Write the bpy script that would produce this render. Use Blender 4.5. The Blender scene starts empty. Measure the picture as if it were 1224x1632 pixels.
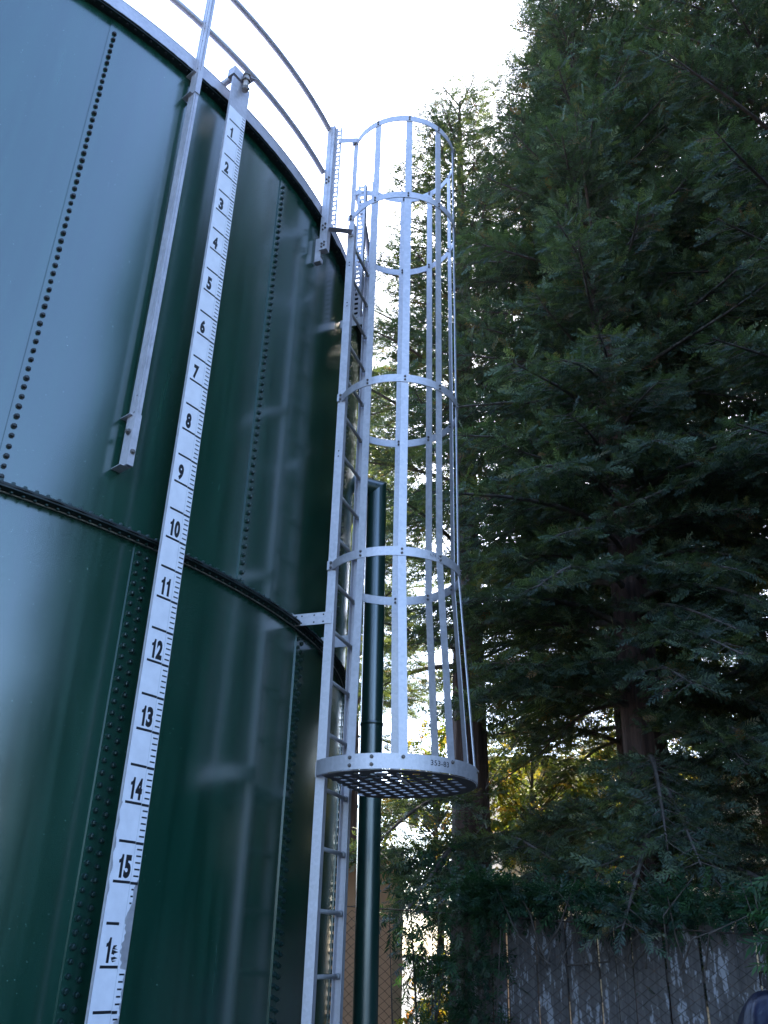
import bpy, bmesh, math, random
import numpy as np
from mathutils import Vector, Matrix

# ------------------------------------------------------------------ camera, sky, sun, exposure
scene = bpy.context.scene
COL = scene.collection
EYE = 1.55
F_PX, PITCH, ROLL = 1389.4, 0.4684, 0.0286
cam_data = bpy.data.cameras.new('camera')
cam = bpy.data.objects.new('camera', cam_data)
COL.objects.link(cam)
_F = Vector((0, math.cos(PITCH), math.sin(PITCH)))
_U = Vector((0, -math.sin(PITCH), math.cos(PITCH)))
_R = Vector((1, 0, 0))
_R2 = _R * math.cos(ROLL) + _U * math.sin(ROLL)
_U2 = _U * math.cos(ROLL) - _R * math.sin(ROLL)
cam.matrix_world = Matrix(((_R2.x, _U2.x, -_F.x, 0), (_R2.y, _U2.y, -_F.y, 0), (_R2.z, _U2.z, -_F.z, EYE), (0, 0, 0, 1)))
cam_data.sensor_fit = 'VERTICAL'
cam_data.sensor_height = 36.0
cam_data.sensor_width = 27.0
cam_data.lens = F_PX / 1632 * 36.0
cam_data.clip_start = 0.05
cam_data.clip_end = 2000
scene.camera = cam
scene.render.resolution_x, scene.render.resolution_y = 768, 1024

SUN_AZ, SUN_EL = math.radians(17), math.radians(41)     # azimuth from +Y towards +X
world = bpy.data.worlds.new('World')
scene.world = world
world.use_nodes = True
nt = world.node_tree
sky = nt.nodes.new('ShaderNodeTexSky')
sky.sky_type = 'NISHITA'
sky.sun_disc = False
sky.sun_elevation = SUN_EL
sky.sun_rotation = SUN_AZ
sky.air_density = 1.0
sky.dust_density = 1.6
sky.ozone_density = 5.2
bg = nt.nodes['Background']
bg.inputs['Strength'].default_value = 0.13
nt.links.new(sky.outputs[0], bg.inputs[0])

sd = bpy.data.lights.new('sun', 'SUN')
sd.energy = 4.0
sd.angle = math.radians(0.53)
sd.color = (1.0, 0.92, 0.80)
sun = bpy.data.objects.new('sun', sd)
COL.objects.link(sun)
sun_dir = Vector((math.sin(SUN_AZ) * math.cos(SUN_EL), math.cos(SUN_AZ) * math.cos(SUN_EL), math.sin(SUN_EL)))
sun.rotation_euler = sun_dir.to_track_quat('Z', 'Y').to_euler()

scene.view_settings.view_transform = 'Standard'
scene.view_settings.look = 'None'
scene.view_settings.exposure = 2.9
scene.view_settings.gamma = 1.0
scene.cycles.max_bounces = 8
scene.cycles.transparent_max_bounces = 8

rnd = random.Random(5)
RNG = np.random.default_rng(11)
D = math.radians

# ------------------------------------------------------------------ helpers
def V(*a):
    return Vector(a)

class MB:
    """collects shapes into ONE mesh"""
    def __init__(self):
        self.v, self.f, self.sm = [], [], []
    def add(self, verts, faces, smooth=False):
        b = len(self.v)
        self.v += [tuple(p) for p in verts]
        self.f += [tuple(i + b for i in f) for f in faces]
        self.sm += [smooth] * len(faces)
        return self
    def box(self, c, ax, ay, az, hx, hy, hz):
        c = Vector(c); ax = Vector(ax).normalized() * hx; ay = Vector(ay).normalized() * hy; az = Vector(az).normalized() * hz
        vs = [c + ax * i + ay * j + az * k for k in (-1, 1) for j in (-1, 1) for i in (-1, 1)]
        fs = [(0, 2, 3, 1), (4, 5, 7, 6), (0, 1, 5, 4), (2, 6, 7, 3), (0, 4, 6, 2), (1, 3, 7, 5)]
        if ax.cross(ay).dot(az) < 0:
            fs = [f[::-1] for f in fs]
        return self.add(vs, fs)
    def extrude(self, prof, p0, p1, ax, ay):
        """closed 2-D profile swept from p0 to p1"""
        p0, p1, ax, ay = Vector(p0), Vector(p1), Vector(ax), Vector(ay)
        n = len(prof)
        vs = [p0 + ax * x + ay * y for x, y in prof] + [p1 + ax * x + ay * y for x, y in prof]
        fs = [(i, (i + 1) % n, n + (i + 1) % n, n + i) for i in range(n)]
        fs += [tuple(range(n))[::-1], tuple(range(n, 2 * n))]
        return self.add(vs, fs)
    def tube(self, pts, r, n=8, caps=True, smooth=True):
        pts = [Vector(p) for p in pts]
        rs = r if isinstance(r, (list, tuple)) else [r] * len(pts)
        vs, fs = [], []
        t0 = (pts[1] - pts[0]).normalized()
        a = t0.orthogonal().normalized()
        for i, p in enumerate(pts):
            t = (pts[min(i + 1, len(pts) - 1)] - pts[max(i - 1, 0)]).normalized()
            a = (a - t * a.dot(t))
            a = a.normalized() if a.length > 1e-6 else t.orthogonal().normalized()
            b = t.cross(a)
            for k in range(n):
                q = 2 * math.pi * k / n
                vs.append(p + (a * math.cos(q) + b * math.sin(q)) * rs[i])
        for i in range(len(pts) - 1):
            for k in range(n):
                fs.append((i * n + k, i * n + (k + 1) % n, (i + 1) * n + (k + 1) % n, (i + 1) * n + k))
        self.add(vs, fs, smooth)
        if caps:
            b = len(self.v) - len(vs)
            self.f += [tuple(b + k for k in range(n))[::-1], tuple(b + (len(pts) - 1) * n + k for k in range(n))]
            self.sm += [False, False]
        return self
    def band(self, pts, outs, th, h, up=(0, 0, 1)):
        """flat bar along pts; outs = outward direction per point, th thickness (outward), h height"""
        up = Vector(up); vs, fs = [], []
        for p, o in zip(pts, outs):
            p, o = Vector(p), Vector(o)
            for a, b in ((0, -.5), (1, -.5), (1, .5), (0, .5)):
                vs.append(p + o * (a * th) + up * (b * h))
        for i in range(len(pts) - 1):
            for k in range(4):
                fs.append((i * 4 + k, (i + 1) * 4 + k, (i + 1) * 4 + (k + 1) % 4, i * 4 + (k + 1) % 4))
        n = (len(pts) - 1) * 4
        fs += [(3, 2, 1, 0), (n, n + 1, n + 2, n + 3)]
        return self.add(vs, fs)
    def hexbolt(self, p, n, r, h, washer=True, sides=6):
        p, n = Vector(p), Vector(n).normalized()
        a = n.orthogonal().normalized(); b = n.cross(a)
        def ring(rr, z, m):
            return [p + (a * math.cos(2 * math.pi * k / m) + b * math.sin(2 * math.pi * k / m)) * rr + n * z for k in range(m)]
        if washer:
            m = 8
            vs = ring(r * 1.45, -.0005, m) + ring(r * 1.45, h * .22, m)
            self.add(vs, [(k, (k + 1) % m, m + (k + 1) % m, m + k) for k in range(m)] + [tuple(range(m, 2 * m))])
        m = sides
        vs = ring(r, h * .2, m) + ring(r, h * .85, m) + ring(r * .7, h, m)
        self.add(vs, [(k + o, (k + 1) % m + o, m + (k + 1) % m + o, m + k + o) for k in range(m) for o in (0, m)] + [tuple(range(2 * m, 3 * m))])
        return self
    def build(self, name, mat, parent=None):
        me = bpy.data.meshes.new(name)
        me.from_pydata(self.v, [], self.f)
        me.polygons.foreach_set('use_smooth', self.sm)
        me.materials.append(mat)
        me.update()
        o = bpy.data.objects.new(name, me)
        COL.objects.link(o)
        o.parent = parent
        return o

MERGED = {'bolts', 'bolt', 'bolt_holes', 'tick_marks', 'strip_seam'}
def merge(src, dst):
    """bolt heads, holes and printed marks belong to the surface of their part"""
    a, b = dst.data, src.data
    off = len(a.materials)
    bm = bmesh.new(); bm.from_mesh(a); n0 = len(bm.faces); bm.from_mesh(b)
    bm.faces.ensure_lookup_table()
    for f in bm.faces[n0:]: f.material_index += off
    for m in b.materials: a.materials.append(m)
    bm.to_mesh(a); bm.free()
    bpy.data.objects.remove(src); bpy.data.meshes.remove(b)
    return dst

def thing(name, label, cat, loc=(0, 0, 0), rz=0.0, group=None):
    o = bpy.data.objects.new(name, None)
    COL.objects.link(o)
    o.location = loc
    o.rotation_euler = (0, 0, rz)
    o.empty_display_size = .2
    tag(o, label, cat, group)
    return o

def tag(o, label, cat, group=None, kind=None):
    o['label'] = label; o['category'] = cat
    if group: o['group'] = group
    if kind: o['kind'] = kind
    return o

def np_mesh(name, verts, quads, mat, parent=None, tint=None, smooth=False, nper=4):
    me = bpy.data.meshes.new(name)
    nv, nf = len(verts), len(quads)
    me.vertices.add(nv); me.loops.add(nf * nper); me.polygons.add(nf)
    me.vertices.foreach_set('co', np.ascontiguousarray(verts, np.float32).ravel())
    me.loops.foreach_set('vertex_index', np.ascontiguousarray(quads, np.int32).ravel())
    me.polygons.foreach_set('loop_start', np.arange(0, nf * nper, nper, dtype=np.int32))
    me.polygons.foreach_set('loop_total', np.full(nf, nper, np.int32))
    if smooth:
        me.polygons.foreach_set('use_smooth', np.ones(nf, bool))
    if tint is not None:
        at = me.attributes.new('tint', 'FLOAT', 'POINT')
        at.data.foreach_set('value', np.ascontiguousarray(tint, np.float32))
    me.materials.append(mat)
    me.update(calc_edges=True)
    o = bpy.data.objects.new(name, me)
    COL.objects.link(o)
    o.parent = parent
    return o

# ------------------------------------------------------------------ materials
def new_mat(name):
    m = bpy.data.materials.new(name)
    m.use_nodes = True
    n = m.node_tree.nodes; l = m.node_tree.links
    return m, n, l, n['Principled BSDF']

def noise(n, l, scale, detail=4, rough=.6, coord='Object', stretch=None):
    tc = n.new('ShaderNodeTexCoord')
    t = n.new('ShaderNodeTexNoise'); t.inputs['Scale'].default_value = scale
    t.inputs['Detail'].default_value = detail; t.inputs['Roughness'].default_value = rough
    if stretch:
        mp = n.new('ShaderNodeMapping'); mp.inputs['Scale'].default_value = stretch
        l.new(tc.outputs[coord], mp.inputs[0]); l.new(mp.outputs[0], t.inputs['Vector'])
    else:
        l.new(tc.outputs[coord], t.inputs['Vector'])
    return t

def ramp(n, l, src, stops):
    r = n.new('ShaderNodeValToRGB')
    e = r.color_ramp.elements
    while len(e) < len(stops): e.new(.5)
    for i, (p, c) in enumerate(stops):
        e[i].position = p; e[i].color = (*c, 1) if len(c) == 3 else c
    l.new(src, r.inputs[0])
    return r

def bump(n, l, src, strength, dist, bsdf):
    b = n.new('ShaderNodeBump'); b.inputs['Strength'].default_value = strength; b.inputs['Distance'].default_value = dist
    l.new(src, b.inputs['Height']); l.new(b.outputs[0], bsdf.inputs['Normal'])
    return b

def mat_noise(name, c0, c1, scale, rough=.7, metal=0.0, stretch=None, bmp=0.0, bdist=.002, lo=.35, hi=.65, detail=5, spec=.5):
    m, n, l, b = new_mat(name)
    t = noise(n, l, scale, detail, .6, 'Object', stretch)
    r = ramp(n, l, t.outputs[0], [(lo, c0), (hi, c1)])
    l.new(r.outputs[0], b.inputs['Base Color'])
    b.inputs['Roughness'].default_value = rough
    b.inputs['Metallic'].default_value = metal
    b.inputs['Specular IOR Level'].default_value = spec
    if bmp: bump(n, l, t.outputs[0], bmp, bdist, b)
    return m

def make_green(name, base, rough):
    """glossy dark green enamel, slightly wavy, dust runs and specks"""
    m, n, l, b = new_mat(name)
    st = noise(n, l, 1.0, 5, .65, 'Object', (14, 14, .8))
    r = ramp(n, l, st.outputs[0], [(.35, tuple(c * .85 for c in base)), (.75, tuple(c * 1.4 + .003 for c in base))])
    sp = noise(n, l, 90, 2, .5)
    rs = ramp(n, l, sp.outputs[0], [(.745, (0, 0, 0)), (.775, (1, 1, 1))])
    mx = n.new('ShaderNodeMix'); mx.data_type = 'RGBA'
    l.new(rs.outputs[0], mx.inputs[0]); l.new(r.outputs[0], mx.inputs[6]); mx.inputs[7].default_value = (.16, .19, .17, 1)
    l.new(mx.outputs[2], b.inputs['Base Color'])
    rr = ramp(n, l, st.outputs[0], [(.3, (rough,) * 3), (.75, (rough * 1.5,) * 3)])
    l.new(rr.outputs[0], b.inputs['Roughness'])
    wv = noise(n, l, 2.2, 1, .4)
    bump(n, l, wv.outputs[0], .10, .02, b)
    b.inputs['IOR'].default_value = 1.85
    b.inputs['Coat Weight'].default_value = .8
    b.inputs['Coat IOR'].default_value = 1.6
    b.inputs['Coat Roughness'].default_value = rough * .95
    return m

def make_galv(name, c, metal, rough, rust=.0):
    m, n, l, b = new_mat(name)
    tc = n.new('ShaderNodeTexCoord')
    vo = n.new('ShaderNodeTexVoronoi'); vo.inputs['Scale'].default_value = 55
    l.new(tc.outputs['Object'], vo.inputs['Vector'])
    bw = n.new('ShaderNodeRGBToBW'); l.new(vo.outputs['Color'], bw.inputs[0])
    ns = noise(n, l, 9, 6, .7)
    ad = n.new('ShaderNodeMath'); ad.operation = 'MULTIPLY_ADD'
    l.new(bw.outputs[0], ad.inputs[0]); ad.inputs[1].default_value = .35; l.new(ns.outputs[0], ad.inputs[2])
    r = ramp(n, l, ad.outputs[0], [(.35, tuple(x * .78 for x in c)), (.95, tuple(min(1, x * 1.12) for x in c))])
    out = r.outputs[0]
    if rust:
        rn = noise(n, l, 14, 6, .75)
        rk = ramp(n, l, rn.outputs[0], [(1 - rust, (0, 0, 0)), (1 - rust + .12, (1, 1, 1))])
        mx = n.new('ShaderNodeMix'); mx.data_type = 'RGBA'
        l.new(rk.outputs[0], mx.inputs[0]); l.new(out, mx.inputs[6]); mx.inputs[7].default_value = (.16, .09, .06, 1)
        out = mx.outputs[2]
    l.new(out, b.inputs['Base Color'])
    b.inputs['Metallic'].default_value = metal
    rr = ramp(n, l, ad.outputs[0], [(.3, (rough * .85,) * 3), (.9, (min(1, rough * 1.25),) * 3)])
    l.new(rr.outputs[0], b.inputs['Roughness'])
    bump(n, l, ns.outputs[0], .15, .002, b)
    return m

def plain(name, c, rough=.6, metal=0.0):
    m, n, l, b = new_mat(name)
    t = noise(n, l, 25, 3)
    r = ramp(n, l, t.outputs[0], [(.3, tuple(x * .85 for x in c)), (.7, tuple(min(1, x * 1.1) for x in c))])
    l.new(r.outputs[0], b.inputs['Base Color'])
    b.inputs['Roughness'].default_value = rough; b.inputs['Metallic'].default_value = metal
    return m

def make_leaf(name, stops, trans, rough=.55, tcol=(1, 1, 1), spec=.3):
    m, n, l, b = new_mat(name)
    a = n.new('ShaderNodeAttribute'); a.attribute_name = 'tint'
    r = ramp(n, l, a.outputs['Fac'], stops)
    l.new(r.outputs[0], b.inputs['Base Color'])
    b.inputs['Roughness'].default_value = rough
    b.inputs['Specular IOR Level'].default_value = spec
    tr = n.new('ShaderNodeBsdfTranslucent')
    mc = n.new('ShaderNodeMix'); mc.data_type = 'RGBA'; mc.blend_type = 'MULTIPLY'; mc.inputs[0].default_value = 1
    l.new(r.outputs[0], mc.inputs[6]); mc.inputs[7].default_value = (*tcol, 1)
    l.new(mc.outputs[2], tr.inputs[0])
    mx = n.new('ShaderNodeMixShader'); mx.inputs[0].default_value = trans
    l.new(b.outputs[0], mx.inputs[1]); l.new(tr.outputs[0], mx.inputs[2])
    l.new(mx.outputs[0], n['Material Output'].inputs[0])
    return m

M_TANK = make_green('dark green enamel', (.0038, .0390, .0235), .19)
M_PIPE = make_green('dark green pipe paint', (.004, .030, .022), .26)
M_GBOLT = plain('green painted bolt', (.010, .028, .024), .3)
M_CAP = plain('black bolt cap', (.012, .012, .012), .5)
M_GALV = make_galv('galvanised steel', (.49, .455, .475), .5, .45)
M_GALV2 = make_galv('galvanised steel weathered', (.50, .465, .49), .5, .5, .14)
M_ROD = make_galv('galvanised rod', (.42, .40, .40), .45, .5, .28)
M_PLATE = make_galv('shade-darkened rusty plate', (.17, .15, .15), .15, .6, .35)  # underside shade put into the base colour, rust patches on top
M_BOLT = make_galv('rusty bolt', (.16, .14, .13), .6, .55, .45)
M_DARK = plain('dark hole', (.01, .01, .01), .8)
M_GASKET = mat_noise('black gasket', (.006, .006, .007), (.02, .02, .02), 40, .8, bmp=.4)
M_FLANGE = mat_noise('dull dark flange', (.004, .010, .010), (.010, .020, .018), 12, .55)
M_SEAL = mat_noise('pale sealant', (.25, .25, .23), (.5, .5, .47), 30, .8)
M_DECAL = mat_noise('white vinyl', (.76, .72, .76), (.84, .80, .84), 14, .45)
M_INK = plain('black ink', (.012, .012, .016), .5)
M_PEN = plain('marker pen', (.03, .03, .04), .6)
M_COPPER = mat_noise('tarnished tube', (.30, .22, .18), (.50, .44, .40), 30, .45, .4)

# ------------------------------------------------------------------ measured geometry (metres, camera above the origin)
TC = V(-4.4487, 6.4706, 0); TR = 4.1778
ZJ, ZT = 1.757 + EYE, 4.921 + EYE
ZB = 0.15
def cyl(az, off, z):
    a = D(az)
    return V(TC.x + (TR + off) * math.sin(a), TC.y + (TR + off) * math.cos(a), z)
def rad(az): return V(math.sin(D(az)), math.cos(D(az)), 0)
def tang(az): return V(math.sin(D(az - 90)), math.cos(D(az - 90)), 0)   # towards smaller azimuth (to the right, away)
Z = V(0, 0, 1)

# ------------------------------------------------------------------ ground
gm = mat_noise('gravel ground', (.035, .033, .030), (.08, .074, .066), 6, .9, bmp=.6, bdist=.02)
g = MB()
N = 24
g.add([(x * 50, y * 50, 0) for y in range(-N, N + 1) for x in range(-N, N + 1)],
      [(j * (2 * N + 1) + i, j * (2 * N + 1) + i + 1, (j + 1) * (2 * N + 1) + i + 1, (j + 1) * (2 * N + 1) + i) for j in range(2 * N) for i in range(2 * N)])
go = g.build('ground', gm); go['kind'] = 'structure'

# ------------------------------------------------------------------ the tank
tank = thing('water_tank', 'tall dark green bolted steel tank with a galvanised roof edge', 'tank', (TC.x, TC.y, 0))
def tk(mb, name, mat, parent=None):
    """build in world coordinates, parent to the tank (its empty sits at TC)"""
    o = mb.build(name, mat, parent or tank)
    off = V(TC.x, TC.y, 0)
    o.data.transform(Matrix.Translation(-off))
    if name in MERGED: return merge(o, parent)
    return o

def panel(a_left, width, z0, z1, lap):
    """curved sheet whose left edge (higher azimuth) laps over its neighbour; tail runs under the next one"""
    azs, offs = [], []
    n = 44
    a = a_left
    azs = list(np.linspace(a_left, a_left - width - lap, n))
    offs = [.0065 * (1 - k / (n - 1)) for k in range(n)]
    mb = MB(); vs, fs = [], []
    m = len(azs)
    zs = [z0, z1]
    for z in zs:
        for q, o in zip(azs, offs): vs.append(cyl(q, o, z))
    for i in range(m - 1): fs.append((i, i + 1, m + i + 1, m + i))
    mb.add(vs, fs, True)
    # left edge thickness
    e = [cyl(a_left, .0075, z0), cyl(a_left, .0075, z1), cyl(a_left, .0008, z1), cyl(a_left, .0008, z0)]
    mb.add(e, [(0, 1, 2, 3)])
    return mb
PW = 19.75
UP_SEAMS = [119.1 + PW * k for k in (-1, 0, 1, 2)]          # left edges of the upper sheets
LO_SEAMS = [109.6 + 19.35 * k for k in (-1, 0, 1, 2)]
for k, s in enumerate(UP_SEAMS):
    p = tk(panel(s, PW, ZJ + .006, ZT, 1.3), 'shell_panel', M_TANK)
    b = MB()
    z = ZJ + .05
    while z < ZT - .09:
        b.hexbolt(cyl(s - .42 + rnd.uniform(-.02, .02), .0075, z + rnd.uniform(-.002, .002)), rad(s - .42), .0095 * rnd.uniform(.88, 1.1), .015 * rnd.uniform(.85, 1.15))
        z += .0525
    tk(b, 'bolts', M_CAP if s > 130 else M_GBOLT, p)
for k, s in enumerate(LO_SEAMS):
    nxt = LO_SEAMS[k] - LO_SEAMS[k - 1] if k else 19.35
    p = tk(panel(s, nxt, ZB, ZJ - .006, 2.1), 'shell_panel', M_TANK)
    b = MB()
    z = ZB + .04
    while z < ZJ - .06:
        for da in (.33, 1.03):
            b.hexbolt(cyl(s - da, .0075, z + (0.012 if da < 1 else 0)), rad(s - da), .0095 * rnd.uniform(.88, 1.1), .0145 * rnd.uniform(.8, 1.15))
        z += .0515
    tk(b, 'bolts', M_GBOLT, p)
# the far side, out of sight: plain sheets
for z0, z1, a0, a1 in ((ZJ + .006, ZT, 78.0, 158.5 - 360 + .0), (ZB, ZJ - .006, 70.6, 147.5 - 360)):
    mb = MB(); n = 120
    azs = np.linspace(a0 + 2, a1 - .8, n)
    mb.add([cyl(q, -.001, z) for z in (z0, z1) for q in azs], [(i, i + 1, n + i + 1, n + i) for i in range(n - 1)], True)
    tk(mb, 'shell_wall', M_TANK)

def ring(r0, r1, z0, z1, n=240, jag=None, smooth=False, a0=0.0, a1=360.0):
    """solid ring of rectangular section"""
    mb = MB(); vs, fs = [], []
    full = abs(a1 - a0 - 360) < 1e-6
    m = n if full else n + 1
    for i in range(m):
        q = a0 + (a1 - a0) * i / n
        ro = r1 + (jag[i % n] if jag is not None else 0)
        for r, z in ((r0, z0), (ro, z0), (ro, z1), (r0, z1)):
            vs.append(cyl(q, r, z))
    for i in range(n):
        j = (i + 1) % m
        for k in range(4):
            fs.append((i * 4 + k, i * 4 + (k + 1) % 4, j * 4 + (k + 1) % 4, j * 4 + k))
    mb.add(vs, fs, smooth)
    return mb
fl = ring(-.001, .062, ZJ + .0005, ZJ + .009)
tk(fl, 'joint_flange', M_FLANGE)
fl = ring(-.001, .062, ZJ - .013, ZJ - .0045)
lower_flange = tk(fl, 'joint_flange', M_FLANGE)
jg = [(.004 * math.sin(i * 1.7) + rnd.uniform(-.003, .004)) for i in range(720)]
tk(ring(.0, .066, ZJ - .0042, ZJ + .0002, 720, jg), 'gasket', M_GASKET)
tk(ring(.0085, .015, ZJ - .019, ZJ - .0135, 300), 'sealant_bead', M_SEAL)
b = MB()
q = 60.0
while q < 165:
    b.hexbolt(cyl(q, .038, ZJ - .0135), (0, 0, -1), .0085, .013, False)
    b.hexbolt(cyl(q, .038, ZJ + .0095), (0, 0, 1), .010, .020, True)
    q += .72
tk(b, 'bolts', M_GBOLT, lower_flange)
# top flange, ragged gasket and galvanised eave
top_fl = tk(ring(-.001, .054, ZT - .004, ZT + .005), 'top_flange', M_FLANGE)
jg, val = [], 0.0
for i in range(900):
    if i % 9 == 0: val = rnd.choice((0, 0, .004, .008, .002))
    jg.append(val + rnd.uniform(-.001, .002))
tk(ring(.0, .058, ZT + .0052, ZT + .014, 900, jg), 'gasket', M_GASKET)
b = MB(); q = 60.0
while q < 165:
    b.hexbolt(cyl(q, .036, ZT - .0045), (0, 0, -1), .0075, .010, False)
    q += .72
tk(b, 'bolts', M_CAP, top_fl)
mb = MB()
for i in range(18):
    a0 = 8.0 + i * 20
    pts = [cyl(a0 + 20.0 * k / 16, .040 - .0012 * (i % 2), ZT + .082) for k in range(17)]
    outs = [rad(a0 + 20.0 * k / 16) for k in range(17)]
    mb.band(pts, outs, .003, .124)
    pts = [cyl(a0 + 20.0 * k / 16, .000, ZT + .1425) for k in range(17)]
    mb.band(pts, outs, .045, .0025)
    mb.band([cyl(a0 + 20.0 * k / 16, .000, ZT + .0195) for k in range(17)], outs, .044, .0025)
tk(mb, 'roof_edge', M_GALV)
mb = MB(); n = 90
vs = [cyl(360 * k / n, .02, ZT + .139) for k in range(n)] + [V(TC.x, TC.y, ZT + .75)]
mb.add(vs, [(k, (k + 1) % n, n) for k in range(n)])
tk(mb, 'roof', M_GALV)
fd = mat_noise('concrete', (.22, .21, .2), (.36, .35, .33), 8, .9, bmp=.3)
mb = MB(); n = 96
vs = [cyl(360 * k / n, .25, z) for z in (0.0, ZB - .003) for k in range(n)] + [V(TC.x, TC.y, ZB - .003)]
mb.add(vs, [(k, (k + 1) % n, n + (k + 1) % n, n + k) for k in range(n)] + [(n + k, n + (k + 1) % n, 2 * n) for k in range(n)])
tk(mb, 'foundation', fd)

# ------------------------------------------------------------------ level gauge board
BO = V(1 * -1.0401, 3.7826, 0)
BA = 0.6314
BT = V(math.sin(BA), math.cos(BA), 0)              # along the board's width
BN = V(math.cos(BA), -math.sin(BA), 0)             # out of its face
Z0 = 4.8019 + EYE                                  # height of the mark 0
FT = .3048
def bp(s, m, n=0.0): return BO + BT * s + BN * n + Z * (Z0 - FT * m)
def bz(s, z, n=0.0): return BO + BT * s + BN * n + Z * z
gauge = thing('level_gauge', 'long white numbered level gauge board standing off the green tank', 'gauge', (BO.x, BO.y, 0))
def part(mb, name, mat, root, parent=None):
    o = mb.build(name, mat, parent or root)
    o.data.transform(Matrix.Translation(-Vector(root.location)))
    if name in MERGED: return merge(o, parent)
    return o
SL, SR = -.020, .1305
ZTOP, ZBOT = Z0 + .235, .30
mb = MB()
# folded channel: face, two returns
mb.extrude([(SL, 0), (SR, 0), (SR, -.012), (SR - .002, -.012), (SR - .002, -.002), (SL + .002, -.002), (SL + .002, -.012), (SL, -.012)],
           BO + Z * ZBOT, BO + Z * ZTOP, BT, BN)
part(mb, 'board', M_GALV, gauge)
# white scale strip with worn right edge
zs = np.arange(ZBOT + .01, Z0 - FT * .12, .004)
def decal_right(z):
    m = (Z0 - z) / FT
    w = .1285
    if m > 14.95 and m < 16.02:
        t = (m - 14.95) / 1.07
        w = .126 - .032 * min(1, t * 2.2) + .006 * math.sin(m * 17)
        if m > 15.5: w += .004 * math.sin(m * 71)
    elif m >= 16.02 and m < 16.6:
        w = .124 + .003 * math.sin(m * 40)
    elif m >= 16.6:
        w = .112 + .008 * math.sin(m * 9)
    if m > 14.9: w += rnd.uniform(-.0015, .0015)
    return min(w, .1285)
def decal_left(z):
    m = (Z0 - z) / FT
    return -.0165 + (.004 * math.sin(m * 23) + rnd.uniform(0, .002) if 14.0 < m < 15.2 else 0)
mb = MB(); vs, fs = [], []
for z in zs:
    vs += [bz(decal_left(z), z, .0008), bz(decal_right(z), z, .0008)]
fs = [(2 * i, 2 * i + 1, 2 * i + 3, 2 * i + 2) for i in range(len(zs) - 1)]
mb.add(vs, fs)
decal = part(mb, 'scale_strip', M_DECAL, gauge)
mb = MB()
def mark(s0, s1, m, h):
    mb.box(bp((s0 + s1) / 2, m, .0012), BT, BN, Z, (s1 - s0) / 2, .0002, h / 2)
m = 1
for k in range(1, 41):
    f = k * .5
    cut = .1276 if f < 15.2 else (.062 if f == 15.5 else (.098 if f == 16 else .115))
    mark(.0, min(.086, cut), f, .0105)
    if cut > .1: mark(.0885, cut, f + .006, .0105)
for k in range(2, 240):
    if k % 6 == 0: continue
    f = k / 12
    e = decal_right(Z0 - FT * f) - .003
    if 15.35 < f < 16.0: 
        if k % 2: continue
    if e > .099: mark(.0985, min(.1265, e), f, .0062)
part(mb, 'tick_marks', M_INK, gauge, decal)
mb = MB()
mb.box(bz(.0875, (zs[0] + Z0 - FT) / 2, .0010), BT, BN, Z, .0006, .0001, (Z0 - FT - zs[0]) / 2)
part(mb, 'strip_seam', plain('seam grey', (.45, .46, .48), .6), gauge, decal)

def text_shape(body, bold=.02):
    cu = bpy.data.curves.new('lettering', 'FONT')
    cu.body = body; cu.offset = bold; cu.resolution_u = 4; cu.fill_mode = 'FRONT'
    cu.space_character = 1.08
    o = bpy.data.objects.new('lettering', cu)
    COL.objects.link(o)
    dg = bpy.context.evaluated_depsgraph_get()
    me = o.evaluated_get(dg).to_mesh()
    vs = np.array([v.co[:2] for v in me.vertices]); fs = [tuple(p.vertices) for p in me.polygons]
    o.evaluated_get(dg).to_mesh_clear()
    bpy.data.objects.remove(o); bpy.data.curves.remove(cu)
    lo, hi = vs.min(0), vs.max(0)
    return (vs - lo) / (hi - lo), fs
ONE = ([(.42, 0), (.92, 0), (.92, 1), (.56, 1), (.50, .88), (.36, .80), (.08, .76), (.08, .62), (.42, .64)], [(0, 1, 2, 3, 4, 5, 6, 7, 8)])
DIG = {c: text_shape(c, .055) for c in '023456789'}
DIG['1'] = ONE
for num in range(1, 20):
    mb = MB()
    x0 = .014 if num > 9 else .016
    for q, ch in enumerate(str(num)):
        vs, fs = DIG[ch]
        w = .026 if ch == '1' else .0345
        if num == 16 and q == 1:
            fs = [f for f in fs for c in [np.mean([vs[i] for i in f], 0)] if c[0] < .62 and abs(math.sin(c[1] * 21 + c[0] * 9)) < .86]
        mb.add([bz(x0 + x * w, Z0 - FT * num + .014 + y * .089, .0012) for x, y in vs], fs)
        x0 += w + .0055
    part(mb, 'numeral', M_INK, gauge)
# head: folded cap, tube clamp and weathered cable tube
mb = MB()
mb.box(bz(.055, ZTOP + .03, -.03), BT, BN, Z, .076, .030, .003)
mb.extrude([(-.02, .0), (.095, .0), (.13, -.045), (.13, -.06), (-.02, -.06)], bz(0, ZTOP + .0335, .0), bz(0, ZTOP + .10, -.0), BT, BN)
mb.box(bz(.10, ZTOP + .105, -.012), BT + BN * .6, BN, Z, .045, .03, .002)
part(mb, 'head_bracket', M_GALV2, gauge)
mb = MB()
tb0, tb1 = bz(.066, ZTOP + .075, .028), bz(.060, ZTOP - .085, .034)
mb.tube([tb0, tb1], .019, 14)
part(mb, 'cable_tube', M_COPPER, gauge)
mb = MB(); mb.tube([tb0 + Z * .004, tb0 - Z * .016], .0245, 14); part(mb, 'tube_collar', M_BOLT, gauge)
mb = MB(); mb.tube([tb1 + Z * .030, tb1 + Z * .004], .0225, 6, smooth=False); part(mb, 'tube_nut', M_BOLT, gauge)
mb = MB()
mid = tb0 * .6 + tb1 * .4
mb.tube([mid + Z * .006, mid - Z * .006], .026, 14)
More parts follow.
